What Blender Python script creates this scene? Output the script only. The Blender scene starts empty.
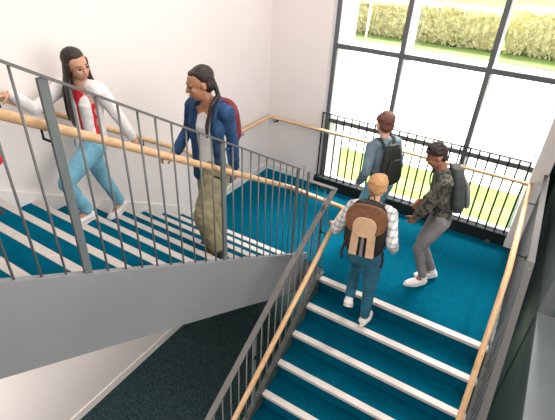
import bpy, bmesh, math, random
from mathutils import Vector, Matrix, Quaternion, noise
random.seed(4)
V = Vector
C = bpy.context.scene.collection
SC = bpy.context.scene

# ------------------------------------------------------------------ camera, world, light, exposure
YAW, PITCH, ROLL, FPX = 0.52295, -0.56232, 0.05247, 435.31
fw = V((-math.sin(YAW)*math.cos(PITCH), math.cos(YAW)*math.cos(PITCH), math.sin(PITCH)))
rt = V((math.cos(YAW), math.sin(YAW), 0)); up = rt.cross(fw)
cr, sr = math.cos(ROLL), math.sin(ROLL)
rt, up = cr*rt + sr*up, -sr*rt + cr*up
cd = bpy.data.cameras.new('camera'); cam = bpy.data.objects.new('camera', cd); C.objects.link(cam)
M = Matrix((rt, up, -fw)).transposed().to_4x4(); M.translation = V((1.39612, -3.43568, 3.17893))
cam.matrix_world = M
cd.sensor_fit = 'HORIZONTAL'; cd.sensor_width = 36; cd.lens = 36*FPX/555; cd.clip_end = 300; cd.clip_start = .02
SC.camera = cam
SC.view_settings.view_transform = 'Standard'; SC.view_settings.look = 'None'
SC.view_settings.gamma = 1; SC.view_settings.use_curve_mapping = False
SC.view_settings.exposure = 0.06

w = bpy.data.worlds.new('world'); SC.world = w; w.use_nodes = True
bg = w.node_tree.nodes['Background']
bg.inputs[0].default_value = (1.0, .985, .96, 1); bg.inputs[1].default_value = 3.0

def area(name, loc, size, power, col=(1, 1, 1), rot=(0, 0, 0), sy=None):
    l = bpy.data.lights.new(name, 'AREA'); l.shape = 'RECTANGLE'; l.size = size; l.size_y = sy or size
    l.energy = power; l.color = col
    o = bpy.data.objects.new(name, l); C.objects.link(o); o.location = loc; o.rotation_euler = rot
    return o
sl = bpy.data.lights.new('hazy_sun', 'SUN'); sl.energy = 22.0; sl.angle = math.radians(32); sl.color = (1, .96, .9)
so = bpy.data.objects.new('hazy_sun', sl); C.objects.link(so); so.rotation_euler = (math.radians(-36), math.radians(4), 0)
area('overhead_fill_stairwell', (-.1, -.9, 4.75), 2.6, 80, (1, .965, .93), sy=3.6)  # added overhead fill for the stairwell, no known fixture behind it
area('side_wall_fill', (3.9, -1.6, 3.2), 2.4, 165, (1, .965, .945), rot=(0, math.pi/2, 0), sy=4.0)  # added fill brightening the walls from the right; no window stands there
area('overhead_fill_landing', (1.2, -5.2, 4.75), 2.4, 30, (1, .94, .88), sy=1.6)  # added overhead fill behind the camera, not a known lamp
area('lower_hall_fill', (-.9, -4.2, .1), 1.4, 75, (1, .93, .88), sy=1.0, rot=(1.15, 0, 0))  # unseen fill added to lift the lower wall and floor, no real lamp

# ------------------------------------------------------------------ materials
MATS = {}
def mat(name, col, rough=.7, metal=0, noise_s=0, amt=.1, bump=0, bs=None, spec=.4, col2=None, detail=4, sheen=0):
    if name in MATS: return MATS[name]
    m = bpy.data.materials.new(name); m.use_nodes = True; nt = m.node_tree; b = nt.nodes['Principled BSDF']
    b.inputs['Base Color'].default_value = (*col, 1); b.inputs['Roughness'].default_value = rough
    b.inputs['Metallic'].default_value = metal; b.inputs['Specular IOR Level'].default_value = spec
    if sheen: b.inputs['Sheen Weight'].default_value = sheen
    tc = nt.nodes.new('ShaderNodeTexCoord')
    if noise_s:
        n = nt.nodes.new('ShaderNodeTexNoise'); n.inputs['Scale'].default_value = noise_s; n.inputs['Detail'].default_value = detail
        nt.links.new(tc.outputs['Object'], n.inputs['Vector'])
        r = nt.nodes.new('ShaderNodeValToRGB')
        a = col2 or tuple(c*(1-amt) for c in col); z = col if col2 else tuple(min(1, c*(1+amt)) for c in col)
        r.color_ramp.elements[0].position = .35; r.color_ramp.elements[1].position = .65
        r.color_ramp.elements[0].color = (*a, 1); r.color_ramp.elements[1].color = (*z, 1)
        nt.links.new(n.outputs['Fac'], r.inputs[0]); nt.links.new(r.outputs[0], b.inputs['Base Color'])
    if bump:
        n2 = nt.nodes.new('ShaderNodeTexNoise'); n2.inputs['Scale'].default_value = bs or 60; n2.inputs['Detail'].default_value = 3
        nt.links.new(tc.outputs['Object'], n2.inputs['Vector'])
        bp = nt.nodes.new('ShaderNodeBump'); bp.inputs['Strength'].default_value = bump; bp.inputs['Distance'].default_value = .01
        nt.links.new(n2.outputs['Fac'], bp.inputs['Height']); nt.links.new(bp.outputs[0], b.inputs['Normal'])
    MATS[name] = m; return m
WALL = mat('wall_paint', (.83, .765, .735), .75, noise_s=1.2, amt=.012, bump=.05, bs=90)
WALLW = mat('skirting_paint', (.84, .79, .76), .5)
CARPET = mat('teal_carpet', (.0005, .054, .092), .8, noise_s=14, amt=.16, bump=.30, bs=260, spec=.02, detail=8, sheen=1.0)
CARPET.node_tree.nodes['Principled BSDF'].inputs['Sheen Tint'].default_value = (0, .50, .84, 1)
CARPET.node_tree.nodes['Principled BSDF'].inputs['Sheen Roughness'].default_value = .45
CARPET.node_tree.nodes['Principled BSDF'].inputs['Specular Tint'].default_value = (.1, .75, 1, 1)
CARPETD = mat('dark_carpet', (.026, .050, .052), .95, noise_s=55, amt=.5, bump=.4, bs=220, spec=.1, detail=6)
NOSE = mat('nosing_strip', (.53, .485, .45), .6, noise_s=40, amt=.05)
STEEL = mat('grey_painted_steel', (.145, .152, .152), .55, noise_s=8, amt=.06)
STEELP = mat('dark_grey_post_steel', (.13, .15, .15), .45, noise_s=8, amt=.05)
STEELT = mat('grey_top_rail', (.135, .128, .122), .5, noise_s=8, amt=.06)
STRING = mat('grey_stringer_paint', (.235, .245, .255), .6, noise_s=2, amt=.04)
DARKM = mat('black_painted_metal', (.014, .019, .020), .7, spec=.15)
FRAME = mat('window_frame_grey', (.11, .115, .12), .5)
FRAMEW = mat('window_outer_frame_pale', (.66, .64, .68), .5)
DGREEN = mat('dark_green_wall_paint', (.07, .12, .115), .6, noise_s=3, amt=.08)
GREYP = mat('grey_wall_paint', (.15, .17, .175), .6, noise_s=3, amt=.05)
def wood_mat():
    m = bpy.data.materials.new('beech_wood'); m.use_nodes = True; nt = m.node_tree; b = nt.nodes['Principled BSDF']
    b.inputs['Roughness'].default_value = .4
    tc = nt.nodes.new('ShaderNodeTexCoord'); mp = nt.nodes.new('ShaderNodeMapping'); mp.inputs['Scale'].default_value = (14, 2, 14)
    n = nt.nodes.new('ShaderNodeTexNoise'); n.inputs['Scale'].default_value = 3; n.inputs['Detail'].default_value = 5
    r = nt.nodes.new('ShaderNodeValToRGB'); r.color_ramp.elements[0].color = (.60, .35, .17, 1); r.color_ramp.elements[1].color = (.74, .49, .27, 1)
    r.color_ramp.elements[0].position = .3; r.color_ramp.elements[1].position = .7
    nt.links.new(tc.outputs['Object'], mp.inputs[0]); nt.links.new(mp.outputs[0], n.inputs['Vector'])
    nt.links.new(n.outputs['Fac'], r.inputs[0]); nt.links.new(r.outputs[0], b.inputs['Base Color'])
    return m
WOOD = wood_mat()
def glass_mat():
    m = bpy.data.materials.new('window_glass'); m.use_nodes = True; nt = m.node_tree; nt.nodes.clear()
    o = nt.nodes.new('ShaderNodeOutputMaterial'); t = nt.nodes.new('ShaderNodeBsdfTransparent'); g = nt.nodes.new('ShaderNodeBsdfGlossy')
    t.inputs[0].default_value = (.985, .99, .99, 1); g.inputs['Roughness'].default_value = .02
    x = nt.nodes.new('ShaderNodeMixShader'); x.inputs[0].default_value = .04
    nt.links.new(t.outputs[0], x.inputs[1]); nt.links.new(g.outputs[0], x.inputs[2]); nt.links.new(x.outputs[0], o.inputs[0])
    return m
GLASS = glass_mat()

# ------------------------------------------------------------------ helpers
def obj(name, bm, m, parent=None, smooth=False):
    me = bpy.data.meshes.new(name); bmesh.ops.recalc_face_normals(bm, faces=bm.faces[:]); bm.to_mesh(me); bm.free()
    if smooth:
        for f in me.polygons: f.use_smooth = True
    o = bpy.data.objects.new(name, me); C.objects.link(o)
    for q in (m if isinstance(m, (list, tuple)) else [m]): me.materials.append(q)
    if parent: o.parent = parent
    return o
def tag(o, label, cat, group=None, kind=None):
    o['label'] = label; o['category'] = cat
    if group: o['group'] = group
    if kind: o['kind'] = kind
    return o
def empty(name, loc=(0, 0, 0)):
    o = bpy.data.objects.new(name, None); C.objects.link(o); o.location = loc; o.empty_display_size = .1
    bpy.context.view_layer.update(); return o
def part(name, bm, m, root, smooth=False):
    """bm is in world coordinates; move it to the root's frame"""
    bmesh.ops.translate(bm, verts=bm.verts[:], vec=-wloc(root))
    return obj(name, bm, m, root, smooth)
def wloc(o):
    l = V(o.location)
    while o.parent: o = o.parent; l += V(o.location)
    return l
def B(): return bmesh.new()
def box(bm, x0, x1, y0, y1, z0, z1, mi=0):
    vs = [bm.verts.new((x, y, z)) for x in (x0, x1) for y in (y0, y1) for z in (z0, z1)]
    for f in ((0, 1, 3, 2), (4, 6, 7, 5), (0, 4, 5, 1), (2, 3, 7, 6), (0, 2, 6, 4), (1, 5, 7, 3)):
        g = bm.faces.new([vs[i] for i in f]); g.material_index = mi
    return bm
def bevel(bm, w=.004, seg=2):
    bmesh.ops.bevel(bm, geom=[e for e in bm.edges if e.is_manifold and e.calc_face_angle(0) > .5], offset=w, segments=seg, affect='EDGES', profile=.6)
    return bm
def prism(bm, pts, x0, x1):
    """pts: (y,z) polygon extruded along x"""
    a = [bm.verts.new((x0, y, z)) for y, z in pts]; b = [bm.verts.new((x1, y, z)) for y, z in pts]
    bm.faces.new(a); bm.faces.new(b[::-1]); n = len(pts)
    for i in range(n): bm.faces.new((a[i], b[i], b[(i+1) % n], a[(i+1) % n]))
    return bm
def ring(bm, c, a, b, n):
    return [bm.verts.new(c + a*math.cos(2*math.pi*i/n) + b*math.sin(2*math.pi*i/n)) for i in range(n)]
def loft(bm, rings, cap=True):
    n = len(rings[0])
    for r0, r1 in zip(rings, rings[1:]):
        for i in range(n): bm.faces.new((r0[i], r0[(i+1) % n], r1[(i+1) % n], r1[i]))
    if cap: bm.faces.new(rings[0][::-1]); bm.faces.new(rings[-1])
def sweep(bm, path, rx, ry=None, n=14, side=None, sq=False):
    """tube along a polyline; mitred joints; sq: flat bar (rx half width sideways, ry half height)"""
    ry = ry or rx; path = [V(p) for p in path]; rings = []
    for i, p in enumerate(path):
        d0 = (path[i]-path[i-1]).normalized() if i else None
        d1 = (path[i+1]-path[i]).normalized() if i < len(path)-1 else None
        t = ((d0 or d1)+(d1 or d0)).normalized(); d = d1 or d0
        s = side or (d.cross(V((0, 0, 1))) if abs(d.z) < .98 else V((1, 0, 0))); s = s.normalized()
        tp = t
        if not side and d0 and d1:
            s0 = d0.cross(V((0, 0, 1))); s1 = d1.cross(V((0, 0, 1)))
            if s0.length > .01 and s1.length > .01: s = (s0.normalized()+s1.normalized()).normalized()
        u = s.cross(tp).normalized(); k = 1
        if d0 and d1:
            k = 1/max(.5, math.cos(d0.angle(d1)/2))
        hor = abs((d0 or d1).cross(d1 or d0).z) > .01
        a, b = s*(rx*(k if hor else 1)), u*(ry*(1 if hor else k))
        if sq: rings.append([bm.verts.new(p+a*i_+b*j_) for i_, j_ in ((1, 1), (-1, 1), (-1, -1), (1, -1))])
        else: rings.append(ring(bm, p, a, b, n))
    loft(bm, rings); return bm

# ------------------------------------------------------------------ dimensions (metres)
R, G, SL = .17322, .28, .17322/.28
W = 1.7544           # right flight width, treads from x=0
XL, YD, ZF = -1.939, 1.93, -1.66
NS = 12
RL, GL, YL = .171, .291, -.03
def zl(y): return RL-RL/GL*(y-YL)   # nosing line, left flight
def zr(y): return SL*y            # nosing line, right flight

# ------------------------------------------------------------------ large structure
def struct(name, bm, m, label=None):
    o = obj(name, bm, m); o['kind'] = 'structure'
    if label: o['label'] = label
    return o
struct('floor', box(B(), XL-.2, 4.2, -7.5, YD+.1, ZF-.15, ZF), CARPETD, 'dark carpet of the lower floor beneath the stairs')
struct('wall_left', box(B(), XL-.2, XL, -7.5, YD+.3, ZF-.1, 5.0), WALL, 'white wall beside the ascending stairs')
b = B(); box(b, XL, -1.06, YD, YD+.22, ZF-.1, 5.0); box(b, -1.06, 1.63, YD, YD+.22, 3.3, 5.0)
box(b, -1.06, 1.63, YD+.005, YD+.18, -.42, .05); box(b, 1.64, 1.80, YD-.09, YD+.05, ZF-.1, 5.0); box(b, 1.71, 1.80, YD+.05, YD+.5, ZF-.1, 5.0); box(b, -1.06, 1.63, YD, YD+.22, ZF-.1, -1.2)
struct('wall_back', b, WALL, 'white wall around the tall window')
b = B(); box(b, 4.0, 4.2, -7.5, 5.2, ZF-.1, 5.0)
struct('wall_right', b, WALL)
struct('wall_rear', box(B(), XL-.2, 4.2, -7.7, -7.5, ZF-.1, 5.0), WALL)
struct('ceiling', box(B(), XL-.2, 4.2, -7.7, YD+.3, 5.0, 5.15), mat('ceiling_paint', (.82, .8, .78), .8))
# upper floor behind the photographer
struct('floor', box(B(), XL, 4.0, -7.5, -3.53, 1.75, 2.05), mat('upper_slab', (.3, .3, .3), .8), 'upper floor at the head of the stairs')
# window wall on the far right seen past the pier, low dark wall with a grey ledge
b = B(); box(b, 2.12, 2.22, .83, 5.0, ZF, -.0); box(b, 2.12, 4.0, .83, .93, ZF, 3.2); box(b, 2.201, 4.0, -7.5, .829, -.45, -.05)
box(b, 2.12, 2.2, -7.5, .829, ZF, -.05)
struct('wall_front', b, DGREEN, 'dark green wall beyond the right balustrade')
struct('trim_1', box(B(), 2.115, 4.0, -7.5, .829, -.05, 0), GREYP, 'grey ledge on the dark green wall')
struct('trim_2', box(B(), 2.115, 2.24, .829, 5.0, 0, 3.2), GREYP, 'grey upper wall panel')
b = B(); box(b, 2.106, 2.12, .815, .829, ZF, 0); struct('trim_3', b, mat('pale_edge', (.16, .22, .21), .5), 'pale corner edge of the dark green wall')
struct('wall_back', box(B(), 1.8, 4.2, 5.0, 5.2, ZF-.1, .8), DGREEN, 'dark wall at the end of the side passage')
struct('floor', box(B(), 1.63, 4.2, YD+.1, 5.2, ZF-.15, ZF), CARPETD, 'side passage floor')
struct('wall_back', box(B(), 1.71, 1.80, YD+.5, 5.2, ZF-.1, 5.0), DGREEN, 'dark wall of the side passage')

# landing slab
b = B(); ZB = -.42
pts = [(XL, YD), (XL, YL), (-.36, YL), (-.36, .19), (-.05, .19), (-.05, 0), (1.83, 0), (1.83, YD)]
lo = [b.verts.new((x, y, -.012)) for x, y in pts]; hi = [b.verts.new((x, y, 0)) for x, y in pts]
b.faces.new(hi); b.faces.new(lo[::-1])
for i in range(len(pts)): b.faces.new((lo[i], lo[(i+1) % 8], hi[(i+1) % 8], hi[i]))
struct('floor', b, CARPET, 'teal carpet of the half landing')
b = B(); lo = [b.verts.new((x, y, ZB)) for x, y in pts]; hi = [b.verts.new((x, y, -.012)) for x, y in pts]
b.faces.new(hi); b.faces.new(lo[::-1])
for i in range(len(pts)): b.faces.new((lo[i], lo[(i+1) % 8], hi[(i+1) % 8], hi[i]))
struct('landing_slab', b, STRING, 'grey edge of the half landing slab')

# skirting
b = B(); box(b, XL, XL+.014, YL+.01, YD, 0, .1); box(b, XL, -1.06, YD-.014, YD, 0, .1)
struct('baseboard_left', b, WALLW)
b = B(); prism(b, [(YL+.01, .0), (YL+.01, .24), (-.06, zl(-.1)+.06), (-3.4, zl(-3.4)+.06), (-3.4, zl(-3.4)-.2), (-.3, zl(-.3)-.3)], XL, XL+.016)
struct('baseboard_left', b, WALLW, 'sloping skirting beside the left flight')
struct('baseboard_left', box(B(), XL, XL+.016, -7.4, YD, ZF, ZF+.11), WALLW, 'skirting of the lower floor')
struct('baseboard_right', box(B(), 1.63, 1.80, YD-.10, YD-.09, 0.0, .012), DARKM)

# ------------------------------------------------------------------ window
WX = [-1.0, -.125, .868, 1.678]
def window():
    y0 = 1.985
    root = empty('window_1', (.3, y0, .1)); root['kind'] = 'structure'; root['label'] = 'tall grey framed window in a grid of panes'
    for i, x in enumerate(WX):
        hw = .027
        m = part('window_frame', box(B(), x-hw, x+hw, y0, y0+.03, .1, 3.3), FRAME, root)
        part('outer_frame', box(B(), x-hw-.002, x+hw+.002, y0+.03, y0+.37, .1, 3.3), FRAMEW, root)
    for z, hh in ((.10, .045), (1.015, .03), (2.015, .03), (3.25, .05)):
        for k in range(3):
            part('window_frame', box(B(), WX[k]+.027, WX[k+1]-.027, y0+.002, y0+.03, z-hh, z+hh), FRAME, root)
            part('outer_frame', box(B(), WX[k]+.03, WX[k+1]-.03, y0+.03, y0+(.36 if z > .5 else .10), z-hh*.95, z+hh*.95), FRAMEW, root)
            if z > .5: part('gasket', box(B(), WX[k]+.03, WX[k+1]-.03, y0+.36, y0+.366, z-hh*.95, z+hh+.006), DARKM, root)
    zs = (.145, .985, 1.045, 1.985, 2.045, 3.2)
    for k in range(3):
        for j in range(3):
            part('pane', box(B(), WX[k]+.027, WX[k+1]-.027, y0+.33, y0+.336, zs[2*j], zs[2*j+1]), GLASS, root)
    b = B(); box(b, -1.06, WX[0]-.027, YD+.06, YD+.42, .05, 3.3); box(b, -1.06, 1.63, YD+.0, YD+.10, .05, .07)
    part('reveal', b, FRAMEW, root)
    0 and part('outer_sill', box(B(), -1.1, 1.65, YD+.425, YD+.52, .02, .08), WALLW, root)
    # outer side column seen through the left panes
    part('outer_column', box(B(), -1.22, -1.04, YD+.43, YD+.80, ZF, 3.6), FRAMEW, root)
window()
# glazing under the landing
o = obj('window_2', box(B(), -1.06, 1.63, YD+.1, YD+.106, -1.2, -.42), GLASS); o['kind'] = 'structure'

# ------------------------------------------------------------------ outside
GRASS = mat('lawn_grass', (.155, .225, .07), .95, noise_s=9, col2=(.12, .18, .05), bump=.3, bs=40, spec=.1, detail=8)
PAVE = mat('pale_paving', (.86, .85, .83), .8, noise_s=3, amt=.03)
b = B(); box(b, -45, 1.66, YD+.3, 7.1, ZF-.25, ZF-.04); box(b, 1.66, 25, 5.25, 7.1, ZF-.25, ZF-.04); struct('lawn_near', b, GRASS, 'green lawn right outside the window')
struct('paving', box(B(), -45, 25, 7.1, 21.3, ZF-.25, ZF-.045), PAVE, 'pale sunlit paving beyond the lawn')
struct('lawn_far', box(B(), -90, 60, 21.3, 110, ZF-.25, ZF-.04), GRASS, 'grass beyond the paving')
LEAF = [mat('hedge_leaf_olive', (.74, .72, .44), .8, noise_s=3, col2=(.58, .60, .34)), mat('hedge_leaf_yellow', (.90, .86, .64), .8, noise_s=3, col2=(.80, .74, .50))]
for lm in LEAF:
    nt = lm.node_tree; tr = nt.nodes.new('ShaderNodeBsdfTranslucent'); mx = nt.nodes.new('ShaderNodeMixShader'); mx.inputs[0].default_value = .6
    src = [n for n in nt.nodes if n.type == 'VALTORGB'][0]; out = nt.nodes['Material Output']
    nt.links.new(src.outputs[0], tr.inputs[0]); nt.links.new(nt.nodes['Principled BSDF'].outputs[0], mx.inputs[1]); nt.links.new(tr.outputs[0], mx.inputs[2]); nt.links.new(mx.outputs[0], out.inputs[0])
def hedge(x0, x1, y0, y1, h, label, seed, mi=(0, 1), n=5200):
    rnd = random.Random(seed); root = empty('hedge', ((x0+x1)/2, (y0+y1)/2, ZF-.04))
    tag(root, label, 'hedge', 'hedges across the paving')
    b = B(); core = B()
    nx = 14
    for i in range(nx):
        cx = x0+(x1-x0)*(i+.5)/nx; hh = h*(.86+.14*rnd.random())
        bmesh.ops.create_icosphere(core, subdivisions=2, radius=1, matrix=Matrix.Translation((cx, (y0+y1)/2, ZF+hh*.48)) @ Matrix.Diagonal(((x1-x0)/nx*.9, (y1-y0)*.46, hh*.5, 1)))
    for v in core.verts: v.co += noise.noise_vector(v.co*2.3)*.18
    for i in range(n):
        u = rnd.random(); f = rnd.random()
        x = x0+(x1-x0)*u; z = ZF+h*(rnd.random()**.8)
        t = (z-ZF)/h; top = t > .93
        y = y0 + (0.12*math.sin(x*2.1)+.1*rnd.random()+ .25*t*t) if f < .75 else y0+(y1-y0)*rnd.random()
        if f >= .75: z = ZF+h*(.9+.12*rnd.random())
        c = V((x, y, z)); s = .07+.09*rnd.random()
        q = Quaternion(V((rnd.uniform(-1, 1), rnd.uniform(-1, 1), rnd.uniform(-1, 1))).normalized(), rnd.uniform(0, 3))
        p = [c + q @ V(a)*s for a in ((-1, 0, 0), (0, -.5, .15), (1, 0, 0), (0, .5, .15))]
        fc = b.faces.new([b.verts.new(k) for k in p]); fc.material_index = 0 if rnd.random() < .5 + .3*noise.noise(c*.6) else 1
    part('branches', core, LEAF[0], root); fo = part('foliage', b, LEAF, root); return root
hedge(-9.9, -6.4, 23.6, 25.4, 1.8, 'olive shrub hedge seen through the upper left pane', 1)
hedge(-6.25, -1.1, 23.7, 25.6, 1.95, 'yellowing hedge seen through the upper middle pane', 2)
hedge(-.8, 4.8, 23.9, 25.8, 2.2, 'yellowish hedge seen through the upper right pane', 3)
b = B(); sweep(b, [(-8.1, 22.3, ZF-.04), (-8.05, 22.3, 1.0), (-8.1, 22.35, 4.5)], .07, n=8)
TRK = mat('pale_bark', (.62, .55, .50), .9, noise_s=12, amt=.15)
rt_ = empty('young_tree', (-8.1, 22.3, ZF-.04)); tag(rt_, 'young pale trunked tree in front of the olive hedge', 'tree')
part('trunk', b, TRK, rt_)
b = B(); rnd = random.Random(9)
for i in range(1400):
    d = V((rnd.gauss(0, 1), rnd.gauss(0, 1), rnd.gauss(0, 1))).normalized()*1.5*rnd.random()**.4
    c = V((-8.1, 22.3, 4.4))+V((d.x, d.y, d.z*1.1)); s = .1; q = Quaternion(V((rnd.uniform(-1, 1), rnd.uniform(-1, 1), 1)).normalized(), rnd.uniform(0, 3))
    b.faces.new([b.verts.new(c+q @ V(a)*s) for a in ((-1, 0, 0), (0, -.5, .1), (1, 0, 0), (0, .5, .1))])
part('foliage', b, LEAF[0], rt_)

# ------------------------------------------------------------------ stairs
def flight(name, label, x0, x1, up_):
    root = empty(name, ((x0+x1)/2, 0, 0)); tag(root, label, 'stairs')
    n = NS if up_ else 9
    for k in range(1, n+1):
        b = B(); nb = B()
        if up_:
            yf = YL-GL*(k-1); z = RL*k
            box(b, x0, x1, yf-GL, yf, z-RL, z-.003)
            prism(nb, [(yf+.012, z), (yf-.046, z), (yf-.046, z-.006), (yf+.002, z-.006), (yf+.002, z-.035), (yf+.012, z-.035)], x0, x1)
        else:
            ye = -G*k; z = -R*k
            box(b, x0, x1, ye, ye+G, z-R, z-.003)
            prism(nb, [(ye-.012, z), (ye+.055, z), (ye+.055, z-.006), (ye-.002, z-.006), (ye-.002, z-.035), (ye-.012, z-.035)], x0, x1)
        st = part('step', b, CARPET, root); 
        bmesh.ops.translate(nb, verts=nb.verts[:], vec=-wloc(root)); obj('nosing', nb, NOSE, st)
    return root
fl = flight('staircase', 'teal carpeted flight rising along the white left wall', XL+.002, -.35, True)
fr = flight('staircase', 'teal carpeted flight descending from the landing towards the viewer', 0, W, False)
part('soffit', prism(B(), [(YL, -.03), (YL, -.40), (-3.5, zl(-3.5)-.52), (-3.5, zl(-3.5)-1.5*R)], XL+.001, -.352), STRING, fl)
b = B(); prism(b, [(0, -.012), (0, -.36), (-2.42, zr(-2.42)-.42+.3), (-2.42, zr(-2.42)+.0)], .0, .001); b.free()
part('soffit', prism(B(), [(0, -1.5*R), (.0, -.42), (-1.9, ZF), (-2.2, ZF)], .001, W-.001), STRING, fr)
# landing-edge nosing of the right flight
part('nosing', prism(B(), [(-.012, .003), (.055, .003), (.055, -.006), (-.002, -.006), (-.002, -.035), (-.012, -.035)], 0, W), NOSE, fr)
part('riser', box(B(), 0, W, -.004, .0, -R, -.036), CARPET, fr)
# stringers
part('stringer', prism(B(), [(.24, .07), (.24, -.42), (.0, -.42), (.06, zl(.06)-.51), (-3.52, zl(-3.52)-.51), (-3.52, zl(-3.52)+.055), (.06, zl(.06)+.055)], -.35, -.30), STRING, fl)
for x0, x1 in ((-.05, 0), (W, W+.05)):
    part('stringer', prism(B(), [(.12, .012), (.12, -.40), (0, -.42), (-1.95, ZF), (-2.6, ZF), (-2.6, zr(-2.6)+.04), (-.06, .012)], x0, x1), mat('dark_stringer_paint', (.06, .065, .06), .6), fr)

# ------------------------------------------------------------------ balustrades
def bar(bm, x, y, z0, z1, hx, hy): return box(bm, x-hx, x+hx, y-hy, y+hy, z0, z1)
def baluster(root, x, y, z0, z1, r=.006): 
    b = B(); rings = [ring(b, V((x, y, z)), V((r, 0, 0)), V((0, r, 0)), 8) for z in (z0, z1)]; loft(b, rings); part('baluster', b, STEEL, root, True)
def post(root, x, y, z0, z1):
    b = bar(B(), x, y, z0, z1, .008, .021); part('post', b, STEELP, root)
SP = .1163
XB = -.325
root = empty('balustrade', (XB, -1.2, 0)); tag(root, 'grey steel balustrade on the inner side of the ascending left flight', 'balustrade')
yp0 = -.089
def ztl(y): return 1.088+zl(y)
for i in range(0, 30):
    y = yp0-SP*i
    if i % 10 == 0: post(root, XB, y, zl(y)+.04, ztl(y)-.008)
    else: baluster(root, XB, y, zl(y)+.05, ztl(y)-.008)
b = sweep(B(), [(XB, yp0+.03, ztl(yp0+.03)), (XB, -3.5, ztl(-3.5))], .02, .006, sq=True, side=V((1, 0, 0))); part('top_rail', b, STEELT, root)
post(root, XB, .155, -.05, 1.16)
for y in (.03,): baluster(root, XB, y, zl(y), ztl(yp0)-.02)
# well balustrade across the landing edge + right flight left side
root = empty('balustrade', (-.02, -1.2, 0)); tag(root, 'grey steel balustrade on the left side of the descending flight, turning across the stairwell gap', 'balustrade')
XR_ = -.025; HR = 1.055
for i in range(1, 3): baluster(root, XB+.02+.09*i, .155, -.02, HR)
for i in range(0, 22):
    y = -.089-SP*i
    if i % 10 == 0: post(root, XR_, y, zr(y)-.01, zr(y)+HR)
    else: baluster(root, XR_, y, zr(y), zr(y)+HR)
baluster(root, XR_, .04, .0, HR)
b = sweep(B(), [(XB-.005, .155, HR), (XR_, .155, HR)], .024, .006, sq=True, side=V((0, 1, 0)))
sweep(b, [(XR_, .175, HR+.004), (XR_, -.7, HR+zr(-.7)), (XR_, -2.62, HR+zr(-2.61))], .026, .006, sq=True, side=V((1, 0, 0)))
part('top_rail', b, STEELT, root)
# right side
XQ = 1.782
root = empty('balustrade', (XQ, -.6, 0)); tag(root, 'grey steel balustrade along the right edge of landing and descending flight', 'balustrade')
for i in range(0, 38):
    y = 1.70-SP*i; zz = min(0, zr(y))
    if i in (0, 15, 26): post(root, XQ, y, zz-.01, zz+HR)
    else: baluster(root, XQ, y, zz-.01, zz+HR)
b = sweep(B(), [(XQ, 1.84, HR), (XQ, 0, HR), (XQ, -2.62, HR+zr(-2.62))], .026, .006, sq=True, side=V((1, 0, 0))); part('top_rail', b, mat('dark_grey_top_rail', (.085, .082, .078), .6, spec=.2), root)
part('base_rail', box(B(), W, W+.055, 0.12, 1.83, -.02, .012), STEELP, root)
part('lower_panel', box(B(), W+.052, W+.06, 0.0, 1.83, ZB, .0), DGREEN, root)
# black window guard
root = empty('window_guard', (.3, 1.9, 0)); tag(root, 'black metal guard rail of thin bars in front of the window', 'guard rail')
YG = 1.91
xs = []
x = -1.035
while x < 1.6:
    xs.append(x); x += .1095
for x in xs:
    b = B(); loft(b, [ring(b, V((x, YG, z)), V((.0105, 0, 0)), V((0, .0105, 0)), 8) for z in (.16, 1.13)]); part('bar', b, DARKM, root, True)
part('top_rail', box(B(), -1.045, 1.60, YG-.012, YG+.012, 1.125, 1.135), DARKM, root)
part('base', box(B(), -1.06, 1.63, 1.855, YD, 0, .16), DARKM, root)
for x in (-.9, 1.45): part('foot_bracket', bevel(box(B(), x-.03, x+.03, 1.835, 1.858, .0, .03), .003), mat('brass_bracket', (.25, .2, .12), .4, .6), root)

# ------------------------------------------------------------------ wooden handrails
WH, WZ = .80, .907
def rail_thing(label, path, brs):
    root = empty('wooden_handrail', path[0]); tag(root, label, 'handrail', None)
    part('rail', sweep(B(), path, .0235, n=18), WOOD, root, True)
    for (p, q) in brs:
        p = V(p); q = V(q); m = V((q.x, q.y, p.z-.07)); b = sweep(B(), [p+V((0, 0, -.015)), V((p.x, p.y, p.z-.07)), m, ], .006, n=8)
        part('bracket', b, DARKM, root, True)
        d = (V((q.x, q.y, 0))-V((p.x, p.y, 0))).normalized(); bb = B(); c = m-d*.004
        s = V((-d.y, d.x, 0)); loft(bb, [ring(bb, c-d*.004, s*.022, V((0, 0, .03)), 12), ring(bb, c+d*.003, s*.022, V((0, 0, .03)), 12)])
        part('bracket_plate', bb, DARKM, root)
xw = XL+.085; yw = YD-.10
def zwl(y): return .87+zl(y)
outer = [(xw, -3.5, zwl(-3.5)), (xw, -.0, zwl(0)), (xw, .12, WZ), (xw, yw, WZ), (1.66, yw, WZ), (1.66, 0.0, WZ), (1.665, -.14, WH+zr(-.10)), (1.665, -2.6, WH+zr(-2.6))]
br = [((xw, y, zwl(y)), (XL, y, 0)) for y in (-3.1, -1.86, -.6)]+[((xw, 1.15, WZ), (XL, 1.15, 0)), ((-1.78, yw, WZ), (-1.78, YD, 0)), ((1.66, 1.5, WZ), (XQ, 1.5, 0)), ((1.665, -1.2, WH+zr(-1.2)), (XQ, -1.2, 0)), ((1.66, .4, WZ), (XQ, .4, 0))]
rail_thing('long beech handrail running from the left wall past the window to the right balustrade', outer, br)
WI = .86; xi = XB-.095; xj = .093
inner = [(xi, -3.5, WI+zl(-3.5)), (xi, -.02, WI+zl(-.02)-.005), (xi, .21, .865), (xj, .21, .84), (xj, .10, .82), (xj, -.02, WH+zr(-.02)), (xj, -2.6, WH+zr(-2.6))]
brs = [((xi, y, WI+zl(y)), (XB, y, 0)) for y in (yp0-SP*20, yp0-SP*10-.0, yp0)]+[((xj, y, WH+zr(y)), (XR_, y, 0)) for y in (-.089, -.089-10*SP, -.089-20*SP)]
rail_thing('beech handrail following the inner balustrades round the stairwell gap', inner, brs)
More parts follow.
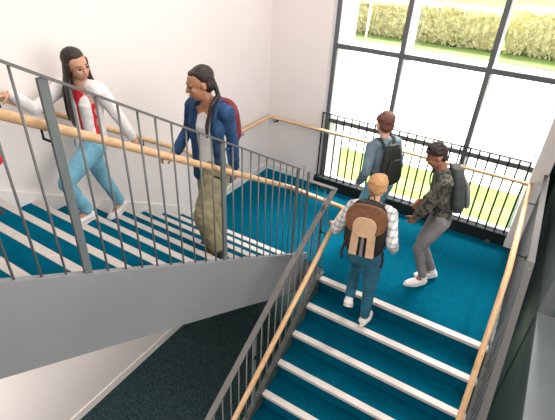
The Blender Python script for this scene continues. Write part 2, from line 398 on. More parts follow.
#PEOPLE
# ------------------------------------------------------------------ people
def ell(bm, c, ax, r, seg=3):
    """ellipsoid: centre, 3 axes, 3 radii"""
    m = Matrix((ax[0]*r[0], ax[1]*r[1], ax[2]*r[2])).transposed().to_4x4(); m.translation = c
    bmesh.ops.create_icosphere(bm, subdivisions=seg, radius=1, matrix=m)
def limb(bm, pts, rad, side=None, flat=1.0, n=16):
    """tapered tube with rounded ends; side = wide axis, flat = depth/width"""
    pts = [V(p) for p in pts]; P = []; Q = []
    d0 = (pts[1]-pts[0]).normalized(); d1 = (pts[-1]-pts[-2]).normalized()
    for k in (0, .35, .75): P.append(pts[0]-d0*rad[0]*flat*(1-k)*.8); Q.append(rad[0]*math.sqrt(max(.02, 1-(1-k)**2)))
    P += pts; Q += list(rad)
    for k in (.25, .65, 1): P.append(pts[-1]+d1*rad[-1]*flat*k*.8); Q.append(rad[-1]*math.sqrt(max(.02, 1-k*k)))
    rings = []
    for i, p in enumerate(P):
        a = P[max(0, i-1)]; b = P[min(len(P)-1, i+1)]; t = (b-a).normalized()
        s = side if side is not None else (V((1, 0, 0)) if abs(t.x) < .7 else V((0, 1, 0)))
        s = (s-t*s.dot(t)).normalized(); u = t.cross(s)
        rings.append(ring(bm, p, s*Q[i], u*Q[i]*flat, n))
    loft(bm, rings)
def ik(a, b, l1, l2, pole):
    a, b = V(a), V(b); d = b-a; L = d.length; M_ = (l1+l2)*.998
    if L > M_: b = a+d.normalized()*M_; d = b-a; L = M_
    x = (l1*l1-l2*l2+L*L)/(2*L); h = math.sqrt(max(0, l1*l1-x*x)); t = d/L
    p = (pole-t*pole.dot(t)).normalized()
    return a+t*x+p*h, b
def remesh(o, vox, sm=4, bumpy=0, bs=.05):
    m = o.modifiers.new('remesh', 'REMESH'); m.mode = 'VOXEL'; m.voxel_size = vox; m.use_smooth_shade = True
    s = o.modifiers.new('smooth', 'SMOOTH'); s.factor = .5; s.iterations = sm
    if bumpy:
        tx = bpy.data.textures.new('folds', 'CLOUDS'); tx.noise_scale = bs; tx.noise_depth = 2
        d = o.modifiers.new('folds', 'DISPLACE'); d.texture = tx; d.strength = bumpy; d.mid_level = .5; d.texture_coords = 'GLOBAL'
def hand(bm, wrist, d, nrm, H, thumb, curl=.5, spread=.10):
    """palm and five fingers. d: direction of the hand, nrm: palm side normal, thumb: side direction of thumb (unit, perpendicular)"""
    d = d.normalized(); nrm = (nrm-d*nrm.dot(d)).normalized(); s = d.cross(nrm).normalized()
    if s.dot(thumb) < 0: s = -s
    k = H/1.65
    limb(bm, [wrist, wrist+d*.04*k, wrist+d*.082*k], [.026*k, .038*k, .038*k], side=s, flat=.42)
    ln = (.068, .076, .070, .054)
    for i, off in enumerate((.029, .010, -.010, -.028)):
        p = wrist+d*.088*k+s*off*k; dd = (d+s*spread*(off/.03)).normalized(); pts = [p]
        c = 0
        for seg in (.44, .31, .25):
            c += curl*(.55 if seg == .44 else .8)
            q = dd*math.cos(c)+nrm*math.sin(c); p = p+q*ln[i]*seg*k; pts.append(p)
        limb(bm, pts, [.0092*k, .0088*k, .0082*k, .0074*k], side=s, n=10)
    t0 = wrist+d*.022*k+s*.026*k; t1 = t0+(d*.6+s*.75+nrm*.25).normalized()*.036*k; t2 = t1+(d*.9+s*.3+nrm*(.3+curl*.5)).normalized()*.032*k; t3 = t2+(d+nrm*(.3+curl*.6)).normalized()*.024*k
    limb(bm, [t0, t1, t2, t3], [.0135*k, .0115*k, .0105*k, .009*k], side=s, n=10)
def skin_mat(name, c): return mat(name, c, .5, noise_s=9, amt=.06, spec=.35)

class Fig: pass
def figure(label, H, pel, face, skin, lean=0, side=0, sh_yaw=0, head_yaw=0, head_pitch=0, head_roll=0, feet=None, hands=None, poles=None, fat=1.0, hand_opts=None, hip_yaw=None, root_xy=None):
    """face: angle (deg) of the facing direction, from +X towards +Y. feet: [left(x,y,z of sole under ankle), toe yaw, toe pitch], hands: wrist targets"""
    F = Fig(); F.H = H; F.root = empty('person', (root_xy or (pel[0], pel[1])) + (min(feet[0][0][2], feet[1][0][2]),)); tag(F.root, label, 'person')
    a = math.radians(face); f = V((math.cos(a), math.sin(a), 0)); l = V((-f.y, f.x, 0)); z = V((0, 0, 1))
    F.f, F.l = f, l
    pel = V(pel); F.pel = pel
    ln, sd = math.radians(lean), math.radians(side)
    u = (z*math.cos(ln)+f*math.sin(ln)); u = (u*math.cos(sd)+l*math.sin(sd)).normalized(); F.u = u
    a2 = a+math.radians(sh_yaw); fs = V((math.cos(a2), math.sin(a2), 0)); ls = V((-fs.y, fs.x, 0)); ls = (ls-u*ls.dot(u)).normalized(); fs = ls.cross(u); F.fs, F.ls = fs, ls
    waist = pel+u*.10*H; chest = pel+u*.225*H; sh = pel+u*.292*H; neck = pel+u*.318*H
    F.waist, F.chest, F.sh, F.neck = waist, chest, sh, neck
    hw = .100*H; F.S = [sh+ls*hw, sh-ls*hw]; F.Hp = [pel+l*.05*H, pel-l*.05*H]
    a3 = a2+math.radians(head_yaw); fh = V((math.cos(a3), math.sin(a3), 0)); hp = math.radians(head_pitch); hr_ = math.radians(head_roll)
    lh = V((-fh.y, fh.x, 0)); uh = z*math.cos(hp)+fh*math.sin(hp); fh = fh*math.cos(hp)-z*math.sin(hp)
    uh, lh = uh*math.cos(hr_)+lh*math.sin(hr_), lh*math.cos(hr_)-uh*math.sin(hr_)
    F.fh, F.lh, F.uh = fh, lh, uh
    hb = neck+u*.012*H+fs*.006*H; hc = hb+uh*.088*H+fh*.012*H; F.hc = hc
    F.E, F.Wr, F.K, F.A, F.tdir = [], [], [], [], []
    for i in (0, 1):
        sgn = 1 if i == 0 else -1
        pole = (poles[i] if poles and poles[i] is not None else (-fs*.8+ls*sgn*.5-z*.2)); e, wv = ik(F.S[i], hands[i], .170*H, .150*H, V(pole)); F.E.append(e); F.Wr.append(wv)
        (fx, fy, fz), ty, tp = feet[i]; ta = math.radians(ty); tpp = math.radians(tp)
        td = V((math.cos(ta)*math.cos(tpp), math.sin(ta)*math.cos(tpp), math.sin(tpp))); F.tdir.append(td)
        tu = (z-td*td.dot(z)).normalized() if abs(tp) < 80 else f
        ank = V((fx, fy, fz))+tu*.05*H
        kk, an = ik(F.Hp[i], ank, .245*H, .235*H, f+l*sgn*.05); F.K.append(kk); F.A.append(an)
    b = B()
    # head
    h = H
    ell(b, hc+uh*.018*h-fh*.006*h, (lh, fh, uh), (.0465*h, .058*h, .052*h))
    ell(b, hc-uh*.022*h+fh*.014*h, (lh, fh, uh), (.037*h, .042*h, .044*h))
    ell(b, hc-uh*.052*h+fh*.030*h, (lh, fh, uh), (.018*h, .016*h, .014*h))
    limb(b, [hc+uh*.008*h+fh*.052*h, hc-uh*.014*h+fh*.063*h], [.005*h, .0085*h], side=lh)
    for s_ in (1, -1):
        ell(b, hc-uh*.004*h+lh*s_*.047*h-fh*.006*h, (lh, fh, uh), (.006*h, .012*h, .018*h), 2)
        ell(b, hc-uh*.012*h+lh*s_*.022*h+fh*.040*h, (lh, fh, uh), (.014*h, .012*h, .014*h), 2)
    ell(b, hc+uh*.014*h+fh*.048*h, (lh, fh, uh), (.034*h, .008*h, .007*h), 2)
    ell(b, hc-uh*.034*h+fh*.051*h, (lh, fh, uh), (.014*h, .006*h, .006*h), 2)
    limb(b, [neck-u*.03*h, hb+uh*.02*h, hc-uh*.03*h-fh*.008*h], [.034*h, .030*h, .030*h], side=lh)
    # trunk
    limb(b, [pel-u*.01*h, waist, chest, sh-u*.012*h], [.078*h*fat, .070*h*fat, .084*h*fat, .070*h], side=ls, flat=.66)
    limb(b, [F.S[0]*.92+F.S[1]*.08, sh+u*.006*h, F.S[1]*.92+F.S[0]*.08], [.034*h, .036*h, .034*h], side=fs)
    for i in (0, 1):
        sgn = 1 if i == 0 else -1
        limb(b, [F.S[i], F.S[i]*.5+F.E[i]*.5, F.E[i]], [.031*h, .026*h, .021*h]); mid = F.E[i]*.65+F.Wr[i]*.35
        limb(b, [F.E[i], mid, F.Wr[i]], [.021*h, .022*h, .0145*h])
        ho = (hand_opts or {}).get(i, {})
        d = V(ho.get('dir', (F.Wr[i]-F.E[i]).normalized())); nr = V(ho.get('nrm', -ls*sgn)); th = V(ho.get('thumb', fs))
        hand(b, F.Wr[i], d, nr, h, th, ho.get('curl', .45))
        limb(b, [F.Hp[i], F.Hp[i]*.5+F.K[i]*.5, F.K[i]], [.054*h*fat, .046*h*fat, .032*h]); mid = F.K[i]*.68+F.A[i]*.32
        limb(b, [F.K[i], mid, F.A[i]], [.031*h, .031*h, .020*h])
        td = F.tdir[i]; limb(b, [F.A[i], F.A[i]+td*.03*h-z*.012*h, F.A[i]+td*.075*h-(z-td*td.z).normalized()*.028*h], [.021*h, .020*h, .015*h])
    bo = part('body', b, skin, F.root, True); remesh(bo, .0065, 2); F.body = bo
    for s_ in (1, -1):
        e = B(); ell(e, hc+uh*.004*h+lh*s_*.0195*h+fh*.0485*h, (lh, fh, uh), (.0065*h, .0045*h, .0045*h), 2); part('eye', e, mat('eye_dark', (.03, .02, .015), .2), F.root, True)
        e = B(); limb(e, [hc+uh*.018*h+lh*s_*.011*h+fh*.053*h, hc+uh*.020*h+lh*s_*.030*h+fh*.047*h], [.0028*h, .002*h]); part('eyebrow', e, F_HAIR[0], F.root, True)
    e = B(); limb(e, [hc-uh*.034*h+lh*.012*h+fh*.0545*h, hc-uh*.034*h+fh*.058*h, hc-uh*.034*h-lh*.012*h+fh*.0545*h], [.0028*h, .0042*h, .0028*h]); part('mouth', e, mat('lips', (.42, .14, .11), .5), F.root, True)
    return F
F_HAIR = [mat('brow_hair', (.03, .02, .015), .7)]
def shoes(F, m, sole):
    h = F.H; z = V((0, 0, 1))
    for i in (0, 1):
        td = F.tdir[i]; tu = (z-td*td.z).normalized(); sd = td.cross(tu); a = F.A[i]-tu*.022*h
        b = B(); limb(b, [a-td*.018*h, a+td*.03*h-tu*.004*h, a+td*.085*h-tu*.013*h, a+td*.112*h-tu*.016*h], [.028*h, .029*h, .029*h, .020*h], side=sd, flat=.72)
        limb(b, [F.A[i]+tu*.006*h, a], [.025*h, .028*h], side=sd)
        o = part('shoe', b, m, F.root, True); remesh(o, .006, 2)
        c = B(); q = a-tu*.0245*h; pts = []
        for k in range(24):
            t = 2*math.pi*k/24; x = math.cos(t); y = math.sin(t); pts.append((.047*h+x*.084*h, y*(.030*h if x > -.2 else .026*h)*(1-.12*max(0, x))))
        r0 = [c.verts.new(q+td*x+sd*y-tu*.006*h) for x, y in pts]; r1 = [c.verts.new(q+td*x+sd*y+tu*.005*h) for x, y in pts]; loft(c, [r0, r1])
        bmesh.ops.translate(c, verts=c.verts[:], vec=-wloc(F.root)-V(o.location)); obj('sole', c, sole, o)
def trousers(F, m, r=(.060, .052, .040, .036, .034), name='trousers', hem=.0, fold=.012, low=0):
    h = F.H; b = B()
    limb(b, [F.pel+F.u*.045*h, F.pel+F.u*.01*h, F.pel-F.u*.03*h], [.079*h, .088*h, .075*h], side=F.l, flat=.74)
    for i in (0, 1):
        K, A = F.K[i], F.A[i]
        limb(b, [F.Hp[i], F.Hp[i]*.5+K*.5, K], [r[0]*h, r[1]*h, r[2]*h])
        limb(b, [K, K*.5+A*.5, K*(.08+hem)+A*(.92-hem)], [r[2]*h, r[3]*h, r[4]*h])
    o = part(name, b, m, F.root, True); remesh(o, .009, 3, fold, .06); return o
def top(F, m, name, bot=.03, r=(.086, .080, .093, .078), sleeve=(.040, .036, .031, .026), cuff=.94, fold=.010, arms=(0, 1), shift=0, flat=.72, shk=1.0):
    h = F.H; b = B(); s = F.fs*shift*h
    limb(b, [F.pel+F.u*bot*h+s, F.waist+s, F.chest+s, F.sh-F.u*.014*h+s], [r[0]*h, r[1]*h, r[2]*h, r[3]*h], side=F.ls, flat=flat)
    if shk > .5: limb(b, [F.S[0]*.94+F.S[1]*.06+s*.5, F.sh+F.u*.008*h+s, F.S[1]*.94+F.S[0]*.06+s*.5], [.041*h*shk, .046*h*shk, .041*h*shk], side=F.fs)
    for i in arms:
        E, Wr = F.E[i], F.Wr[i]
        limb(b, [F.S[i], F.S[i]*.5+E*.5, E], [sleeve[0]*h, sleeve[1]*h, sleeve[2]*h])
        limb(b, [E, E*.4+Wr*.6, E*(1-cuff)+Wr*cuff], [sleeve[2]*h, sleeve[2]*h*.95, sleeve[3]*h])
    o = part(name, b, m, F.root, True); remesh(o, .008, 3, fold, .05); return o
def open_jacket(F, m, name, bot=-.05, sleeve=(.042, .038, .034, .029), cuff=.94, gap=.042):
    h = F.H; b = B(); s = -F.fs*.022*h; lo = F.pel+F.u*bot*h
    limb(b, [lo+s, F.waist+s, F.chest+s, F.sh-F.u*.01*h+s*.7], [.090*h, .083*h, .094*h, .082*h], side=F.ls, flat=.60)
    for q in (1, -1):
        e = F.ls*q*(gap+.028)*h
        limb(b, [lo+e*1.1+F.fs*.028*h, F.waist+e+F.fs*.030*h, F.chest+e+F.fs*.036*h, F.sh-F.u*.01*h+e*.8+F.fs*.012*h], [.030*h, .030*h, .034*h, .028*h], side=F.ls, flat=.9)
    limb(b, [F.S[0], F.sh+F.u*.010*h-F.fs*.018*h, F.S[1]], [.042*h, .044*h, .042*h], side=F.fs)
    for i in (0, 1):
        E, Wr = F.E[i], F.Wr[i]
        limb(b, [F.S[i], F.S[i]*.5+E*.5, E], [sleeve[0]*h, sleeve[1]*h, sleeve[2]*h])
        limb(b, [E, E*.4+Wr*.6, E*(1-cuff)+Wr*cuff], [sleeve[2]*h, sleeve[2]*h*.95, sleeve[3]*h])
    o = part(name, b, m, F.root, True); remesh(o, .008, 3, .012, .05); return o
def hair_cap(F, b, k=1.0, back=.012, low=0.0):
    h = F.H; hc, fh, lh, uh = F.hc, F.fh, F.lh, F.uh
    ell(b, hc+uh*.032*h-fh*(.010+back)*h, (lh, fh, uh), (.0525*h*k, .0555*h*k, .050*h*k))
    ell(b, hc+uh*(.0-low)*h-fh*.030*h, (lh, fh, uh), (.048*h*k, .038*h*k, .050*h*k))
    ell(b, hc+uh*.056*h+fh*.006*h, (lh, fh, uh), (.036*h, .032*h, .014*h))
def strands(b, rnd, F, n, path, rad, jit):
    for i in range(n):
        j = V((rnd.gauss(0, 1), rnd.gauss(0, 1), rnd.gauss(0, .3)))*jit
        limb(b, [p+j*(.4+.6*t/len(path)) for t, p in enumerate(path)], [rad*(1-.5*t/len(path)) for t in range(len(path))], n=8)
def pack(F, label, mats, w=.20, hgt=.30, dep=.12, tilt=0, off=.0, dz=0.0, pocket=True, name='backpack'):
    """backpack on the back: body, front pocket, straps, haul loop"""
    h = F.H; mb, mp, ms = mats; u, s, f = F.u, F.ls, F.fs
    c = F.pel+u*(.205*h+dz)-f*(.068*h+dep*.5+off)
    root = empty(name, c-u*hgt*.5); tag(root, label, 'backpack')
    def rb(c, w_, d_, h_, taper=.82, n=28, flat=2.6):
        b = B(); rings = []
        for t in (-1, -.96, -.85, -.5, 0, .4, .75, .92, 1.0):
            k = (1-abs(t)**4.5*.45)*(1-(1-taper)*(t+1)/2); rr = []
            for i in range(n):
                a = 2*math.pi*i/n; ca, sa = math.cos(a), math.sin(a); q = (abs(ca)**flat+abs(sa)**flat)**(-1/flat)
                rr.append(b.verts.new(c+u*t*h_*.5+s*ca*q*w_*.5*k-f*sa*q*d_*.5*k))
            rings.append(rr)
        loft(b, rings); return b
    o = part('main_compartment', rb(c, w, dep, hgt), mb, root, True); remesh(o, .008, 2, .006, .05)
    if pocket:
        o = part('front_pocket', rb(c-f*dep*.5-u*hgt*.13, w*.78, dep*.4, hgt*.58, .85), mp, root, True)
    for q in (1, -1):
        b = B(); P = [c+u*hgt*.40+s*q*w*.25+f*dep*.45, F.sh+s*q*.055*h+u*.050*h-f*.02*h, F.sh+s*q*.062*h+u*.026*h+f*.036*h, F.chest+s*q*.070*h+f*.062*h, F.waist+s*q*.082*h+f*.030*h+u*.02*h, c-u*hgt*.36+s*q*w*.42+f*dep*.3]
        pts = []
        for i in range(len(P)-1):
            p0, p1, p2, p3 = P[max(0, i-1)], P[i], P[i+1], P[min(len(P)-1, i+2)]
            for t in (0, .25, .5, .75): pts.append(.5*((2*p1)+(p2-p0)*t+(2*p0-5*p1+4*p2-p3)*t*t+(3*p1-p0-3*p2+p3)*t**3))
        pts.append(P[-1]); limb(b, pts, [.022]*len(pts), side=s, flat=.28, n=10); part('shoulder_strap', b, ms, root, True)
    b = B(); limb(b, [c+u*hgt*.47+s*.03+f*dep*.3, c+u*(hgt*.5+.03)+s*.02+f*dep*.3, c+u*(hgt*.5+.03)-s*.02+f*dep*.3, c+u*hgt*.47-s*.03+f*dep*.3], [.006]*4, n=8); part('haul_loop', b, ms, root, True)
    return root, c
SK1 = skin_mat('skin_warm', (.56, .30, .20)); SK2 = skin_mat('skin_tan', (.40, .19, .11)); SK3 = skin_mat('skin_fair', (.66, .37, .26)); SK4 = skin_mat('skin_brown', (.34, .15, .085))
HB = mat('hair_black_brown', (.022, .014, .011), .5, noise_s=60, amt=.4, bump=.5, bs=90)
HAUB = mat('hair_auburn', (.13, .045, .03), .6, noise_s=60, amt=.35, bump=.5, bs=90)
HBL = mat('hair_blond', (.50, .27, .12), .6, noise_s=70, amt=.25, bump=.5, bs=90)
JEANL = mat('light_blue_denim', (.17, .40, .52), .85, noise_s=10, amt=.14, bump=.2, bs=150)
JEANT = mat('dark_teal_denim', (.016, .105, .165), .85, noise_s=10, amt=.2, bump=.2, bs=150)
KHAKI = mat('khaki_cotton', (.30, .26, .15), .85, noise_s=7, amt=.16, bump=.2, bs=60)
GREYT = mat('grey_cotton', (.19, .18, .18), .85, noise_s=9, amt=.15)
WHITEC = mat('white_cotton', (.80, .77, .76), .8, noise_s=9, amt=.04)
REDC = mat('red_cotton', (.62, .02, .03), .8, noise_s=9, amt=.1)
BLUEJ = mat('blue_denim_jacket', (.018, .060, .145), .85, noise_s=9, amt=.3, bump=.2, bs=120)
SHOEW = mat('white_shoe_leather', (.78, .72, .70), .5); SHOED = mat('dark_shoe', (.03, .03, .032), .5); SOLEW = mat('white_rubber', (.78, .76, .74), .6); SOLED = mat('dark_rubber', (.04, .04, .04), .7)
def camo():
    m = bpy.data.materials.new('camouflage_cotton'); m.use_nodes = True; nt = m.node_tree; b = nt.nodes['Principled BSDF']; b.inputs['Roughness'].default_value = .85
    tc = nt.nodes.new('ShaderNodeTexCoord'); n = nt.nodes.new('ShaderNodeTexNoise'); n.inputs['Scale'].default_value = 16; n.inputs['Detail'].default_value = 1.5
    r = nt.nodes.new('ShaderNodeValToRGB'); r.color_ramp.interpolation = 'CONSTANT'; e = r.color_ramp.elements; e[0].color = (.035, .035, .03, 1); e[1].position = .44; e[1].color = (.085, .085, .06, 1)
    x = e.new(.52); x.color = (.16, .145, .11, 1); x = e.new(.60); x.color = (.05, .055, .042, 1)
    nt.links.new(tc.outputs['Object'], n.inputs['Vector']); nt.links.new(n.outputs['Fac'], r.inputs[0]); nt.links.new(r.outputs[0], b.inputs['Base Color']); return m
CAMO = camo()
def plaid():
    m = bpy.data.materials.new('pale_plaid_cotton'); m.use_nodes = True; nt = m.node_tree; b = nt.nodes['Principled BSDF']; b.inputs['Roughness'].default_value = .85
    tc = nt.nodes.new('ShaderNodeTexCoord'); cols = []
    for ax in ('Z', 'X'):
        wv = nt.nodes.new('ShaderNodeTexWave'); wv.bands_direction = ax; wv.inputs['Scale'].default_value = 7; nt.links.new(tc.outputs['Object'], wv.inputs['Vector'])
        r = nt.nodes.new('ShaderNodeValToRGB'); e = r.color_ramp.elements; e[0].color = (.80, .77, .74, 1); e[0].position = .62; e[1].color = (.42, .47, .52, 1); e[1].position = .9; nt.links.new(wv.outputs['Fac'], r.inputs[0]); cols.append(r)
    mx = nt.nodes.new('ShaderNodeMix'); mx.data_type = 'RGBA'; mx.blend_type = 'MULTIPLY'; mx.inputs[0].default_value = .8
    nt.links.new(cols[0].outputs[0], mx.inputs[6]); nt.links.new(cols[1].outputs[0], mx.inputs[7]); nt.links.new(mx.outputs[2], b.inputs['Base Color']); return m
PLAID = plaid()
rnd = random.Random(5)
def D(deg): a = math.radians(deg); return V((math.cos(a), math.sin(a), 0))

# girl in light jeans going up the left flight
A = figure('girl with long loose dark hair, white shirt and light blue jeans walking up', 1.55, (-1.60, -1.375, 1.665), 262, SK1, lean=0, side=2, sh_yaw=32, head_yaw=66, head_pitch=10, head_roll=-8,
    feet=[((-1.56, -1.55, 1.030), 268, 0), ((-1.66, -1.12, .870), 272, -14)],
    hands=[(-1.40, -1.03, 1.53), (-1.80, -1.80, 2.145)], poles=[V((.5, .2, -.6)), V((-.2, .3, -.9))],
    hand_opts={1: dict(dir=(-.15, -.9, -.1), nrm=(0, 0, -1), thumb=(.8, -.2, 0), curl=.8), 0: dict(curl=.3)})
trousers(A, JEANL); shoes(A, SHOEW, SOLEW)
top(A, REDC, 'undershirt', bot=.0, r=(.078, .070, .082, .066), sleeve=(.031, .027, .024, .022), cuff=.2, shk=.4)
open_jacket(A, WHITEC, 'shirt', bot=-.005, gap=.0, sleeve=(.039, .034, .030, .026))
b = B(); hair_cap(A, b); q = A.hc
for k in range(22):
    t = -1+2*k/21; ang = t*1.6; rr = V(A.lh)*math.sin(ang)*.050*A.H-V(A.fh)*math.cos(ang)*.052*A.H
    P0 = q+rr+A.uh*.02*A.H; P1 = q+rr*1.12-A.uh*.05*A.H-A.fh*.005; P2 = q+rr*1.35-V((0, 0, .12*A.H))+A.fh*(.01 if abs(t) > .7 else -.02); P3 = P2-V((0, 0, .10*A.H))+rr*.12; P4 = P3-V((0, 0, .05*A.H))
    limb(b, [P0, P1, P2, P3, P4], [.018, .019, .018, .014, .006], n=8)
o = part('hair', b, HB, A.root, True); remesh(o, .006, 2, .006, .02)

# girl with ponytail going up the left flight
Bp = figure('girl with a dark ponytail, blue denim jacket and khaki trousers walking up the stairs', 1.68, (-.72, -.88, 1.52), 252, SK2, lean=2, sh_yaw=20, head_yaw=-36, head_pitch=14, head_roll=-4,
    feet=[((-.62, -1.00, .688), 250, 0), ((-.80, -.76, .516), 250, 0)],
    hands=[(-.60, -.72, 1.32), (-1.02, -1.00, 1.60)], poles=[V((.2, .9, -.2)), V((-.5, .7, -.6))],
    hand_opts={0: dict(curl=.4), 1: dict(curl=.8, nrm=(0, 0, -1), dir=(-.5, -.8, -.1), thumb=(.8, -.4, 0))})
trousers(Bp, KHAKI, r=(.066, .062, .054, .051, .049), fold=.022); shoes(Bp, SHOED, SOLED)
top(Bp, WHITEC, 'undershirt', bot=.0, r=(.088, .080, .092, .066), sleeve=(.031, .027, .024, .022), cuff=.1, fold=.006, shk=.4)
open_jacket(Bp, BLUEJ, 'jacket', bot=-.06, gap=.036, sleeve=(.036, .033, .030, .026))
b = B(); hair_cap(Bp, b, .99)
q = Bp.hc; h = Bp.H; ps = q-Bp.fh*.060*h+Bp.uh*.01*h+Bp.lh*.02*h
sh_ = Bp.sh+Bp.ls*.050*h
for k in range(5):
    j = V((rnd.gauss(0, 1), rnd.gauss(0, 1), 0))*.004
    limb(b, [ps+j*.3, ps+Bp.lh*.012*h-Bp.uh*.035*h+j, sh_+Bp.u*.075*h-Bp.fs*.01*h+j, sh_+Bp.u*.045*h+Bp.fs*.045*h+j, Bp.chest+Bp.ls*.038*h+Bp.fs*.072*h+Bp.u*.02*h+j, Bp.chest+Bp.ls*.036*h+Bp.fs*.074*h-Bp.u*.035*h+j], [.014, .015, .015, .013, .011, .005], n=8)
o = part('hair', b, HB, Bp.root, True); remesh(o, .006, 2, .005, .02)
PBL = mat('black_nylon', (.012, .010, .009), .6)
MAR = mat('maroon_nylon', (.17, .012, .022), .6, noise_s=8, amt=.1)
pack(Bp, 'maroon backpack worn by the girl in the blue jacket', (MAR, MAR, BLUEJ), w=.37, hgt=.38, dep=.13, off=-.01)

# blond boy with the big backpack climbing to the landing
Cc = figure('blond boy in a pale plaid shirt and dark teal jeans climbing to the landing', 1.62, (.50, -.20, .690), 98, SK3, lean=5, side=2, head_pitch=14, head_yaw=-4,
    feet=[((.44, -.27, .05), 100, -40), ((.61, -.18, -.168), 88, 0)],
    hands=[(.125, -.10, .825), (.74, -.16, .84)], poles=[V((-.3, -.5, -.8)), V((.35, -.8, -.3))],
    hand_opts={0: dict(dir=(-.55, .75, -.25), nrm=(-.1, -.1, -1), thumb=(.6, .5, 0), curl=.95), 1: dict(curl=.5)})
trousers(Cc, JEANT, r=(.060, .052, .040, .035, .031)); shoes(Cc, SHOEW, SOLEW)
top(Cc, PLAID, 'shirt', bot=.03, cuff=.9, fold=.014)
b = B(); ell(b, Cc.hc+Cc.uh*.028*1.62-Cc.fh*.010*1.62, (Cc.lh, Cc.fh, Cc.uh), (.053*1.62, .060*1.62, .050*1.62)); ell(b, Cc.hc+Cc.uh*.002*1.62-Cc.fh*.026*1.62, (Cc.lh, Cc.fh, Cc.uh), (.048*1.62, .038*1.62, .046*1.62)); ell(b, Cc.hc+Cc.uh*.055*1.62+Cc.fh*.028*1.62, (Cc.lh, Cc.fh, Cc.uh), (.036*1.62, .028*1.62, .016*1.62))
o = part('hair', b, HBL, Cc.root, True); remesh(o, .006, 2, .010, .02)
PG2 = mat('grey_nylon', (.17, .17, .18), .7, noise_s=8, amt=.1)
PBR = mat('brown_canvas', (.17, .075, .035), .8, noise_s=30, amt=.2); PBL = mat('black_nylon', (.012, .010, .009), .6); PTAN = mat('tan_canvas', (.55, .36, .22), .8, noise_s=14, amt=.08)
pr, pc = pack(Cc, 'black and brown backpack with tan panels on the blond boy', (PBL, PBL, PBL), w=.40, hgt=.52, dep=.17, dz=.035, off=-.02, pocket=False)
def panel(name, m, pts, dep, cz=.012):
    """curved raised panel on the pack: pts in (side, up) around the pack centre"""
    b = B(); u, s, f = Cc.u, Cc.ls, Cc.fs; n = len(pts)
    def P_(x, y, d): return pc+s*x+u*y-f*(d-.35*x*x-.25*max(0, abs(y)-.12)**1.3)
    a = [b.verts.new(P_(x, y, dep+cz)) for x, y in pts]; c = [b.verts.new(P_(x, y, dep-.03)) for x, y in pts]
    b.faces.new(a); b.faces.new(c[::-1])
    for i in range(n): b.faces.new((a[i], c[i], c[(i+1) % n], a[(i+1) % n]))
    bevel(b, .004); return part(name, b, m, pr)
def oval(cx, cy, rx, ry, n=24, p=2.6): return [(cx+rx*math.copysign(abs(math.cos(t))**(2/p), math.cos(t)), cy+ry*math.copysign(abs(math.sin(t))**(2/p), math.sin(t))) for t in [2*math.pi*k/n for k in range(n)]]
panel('top_panel', PBR, oval(0, .115, .175, .135), .088)
panel('tan_panel', PTAN, oval(0, .055, .100, .090), .098)
for x0 in (-.075, 0, .075): panel('tan_stripe' if x0 else 'middle_stripe', PTAN if x0 else PG2, [(x0-.034+.02*(x0 == 0), -.235), (x0+.034-.02*(x0 == 0), -.235), (x0*.9+.032-.02*(x0 == 0), .0), (x0*.9-.032+.02*(x0 == 0), .0)], .094)
for q in (1, -1):
    b = B(); limb(b, [pc+Cc.ls*q*.17-Cc.u*.19, pc+Cc.ls*q*.185-Cc.u*.28, pc+Cc.ls*q*.18-Cc.u*.36], [.012, .012, .011], side=Cc.ls, flat=.25, n=8); part('loose_strap', b, PBL, pr, True)

# boy in the camouflage jacket crossing the landing
Dd = figure('boy with short black hair in a camouflage jacket walking left across the landing', 1.63, (.965, .68, .815), 196, SK4, lean=12, head_pitch=22, sh_yaw=8, head_yaw=-6,
    feet=[((.965, .57, .004), 222, 0), ((1.035, .74, .02), 205, -12)],
    hands=[(.74, .55, .80), (.74, .85, .86)], poles=[V((.6, -.5, -.4)), V((.6, .5, -.4))])
trousers(Dd, GREYT, r=(.056, .048, .036, .032, .028)); shoes(Dd, SHOEW, SOLEW)
top(Dd, CAMO, 'jacket', bot=-.01, sleeve=(.046, .042, .037, .030), fold=.016)
b = B(); hh = 1.60; ell(b, Dd.hc+Dd.uh*.030*hh-Dd.fh*.012*hh, (Dd.lh, Dd.fh, Dd.uh), (.050*hh, .056*hh, .046*hh)); ell(b, Dd.hc+Dd.uh*.0*hh-Dd.fh*.032*hh, (Dd.lh, Dd.fh, Dd.uh), (.042*hh, .028*hh, .040*hh))
for k in range(70):
    v = V((rnd.gauss(0, 1), rnd.gauss(0, 1), rnd.gauss(0, 1))).normalized(); 
    if v.z < -.1: v.z = abs(v.z)
    ell(b, Dd.hc+Dd.uh*(.038+.046*v.z)*hh+(Dd.lh*v.x*.048+Dd.fh*(v.y*.052-.002))*hh, (Dd.lh, Dd.fh, Dd.uh), (.013*hh,)*3, 1)
o = part('hair', b, HB, Dd.root, True); remesh(o, .006, 1, .006, .015)
PG = mat('dark_grey_nylon', (.045, .055, .055), .7, noise_s=8, amt=.15); PG2 = mat('grey_nylon', (.17, .17, .18), .7, noise_s=8, amt=.1)
pack(Dd, 'dark grey backpack on the boy in the camouflage jacket', (PG, PG2, PG), w=.36, hgt=.47, dep=.18, off=-.075, dz=-.01)

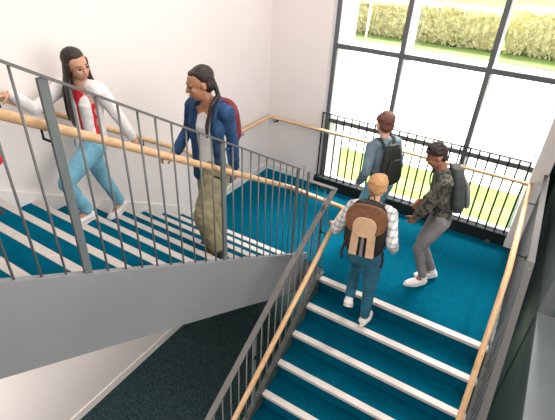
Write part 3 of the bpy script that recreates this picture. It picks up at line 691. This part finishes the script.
# auburn-haired pupil ahead by the window
Ee = figure('auburn haired pupil in a blue grey top on the landing, back turned, near the window', 1.66, (.205, .92, .835), 150, SK3, lean=6, sh_yaw=0, head_pitch=8, head_yaw=-8,
    feet=[((.10, .93, .004), 150, 0), ((.36, .86, .03), 150, -16)],
    hands=[(.0, .80, .86), (.22, 1.12, .82)], poles=[None, None])
BG = mat('blue_grey_cotton', (.13, .19, .23), .85, noise_s=9, amt=.15)
trousers(Ee, JEANL, r=(.056, .048, .038, .033, .030)); shoes(Ee, SHOEW, SOLEW)
top(Ee, BG, 'shirt', bot=-.01, fold=.012)
b = B(); hair_cap(Ee, b, 1.04, .008); 
for k in range(50):
    v = V((rnd.gauss(0, 1), rnd.gauss(0, 1), abs(rnd.gauss(0, 1)))).normalized()
    ell(b, Ee.hc+Ee.uh*(.03+.048*v.z)*1.66+(Ee.lh*v.x*.050+Ee.fh*(v.y*.05-.012))*1.66, (Ee.lh, Ee.fh, Ee.uh), (.016*1.66,)*3, 1)
o = part('hair', b, HAUB, Ee.root, True); remesh(o, .006, 1, .006, .015)
PK = mat('black_olive_nylon', (.02, .022, .018), .7)
pack(Ee, 'black backpack on the auburn haired pupil by the window', (PK, PK, PK), w=.28, hgt=.46, dep=.12, off=-.03, dz=-.05)

# pupil outside the left edge, whose grey and red bag reaches into the picture
Ff = figure('pupil on the stairs just outside the left edge, holding a grey bag', 1.38, (-1.47, -2.46, 2.25), 75, SK3, lean=3,
    feet=[((-1.55, -2.50, 1.543), 75, 0), ((-1.42, -2.44, 1.543), 75, 0)], hands=[(-1.62, -2.5, 2.26), (-1.39, -2.30, 2.22)], poles=[None, V((.5, -.6, -.3))])
trousers(Ff, GREYT); shoes(Ff, SHOED, SOLED); top(Ff, GREYT, 'jacket', bot=-.02)
b = B(); hair_cap(Ff, b); o = part('hair', b, HB, Ff.root, True); remesh(o, .007, 2)
bc = V((-1.385, -2.245, 1.985)); bgr = empty('bag', bc-V((0, 0, .13))); tag(bgr, 'small grey bag with red underside at the left edge of the stairs', 'bag')
b = B(); ell(b, bc, (V((1, 0, 0)), V((0, 1, 0)), V((0, 0, 1))), (.06, .085, .10)); limb(b, [bc+V((0, 0, .06)), bc+V((0, -.02, .13))], [.04, .018]); o = part('bag_body', b, GREYT, bgr, True); remesh(o, .008, 2, .01, .04)
b = B(); ell(b, bc-V((0, .0, .085)), (V((1, 0, 0)), V((0, 1, 0)), V((0, 0, 1))), (.055, .078, .045)); part('base_panel', b, REDC, bgr, True)
b = B(); limb(b, [bc+V((0, -.02, .13)), bc+V((0, -.06, .19)), V((-1.375, -2.265, 2.145))], [.007]*3, n=8); part('strap', b, GREYT, bgr, True)
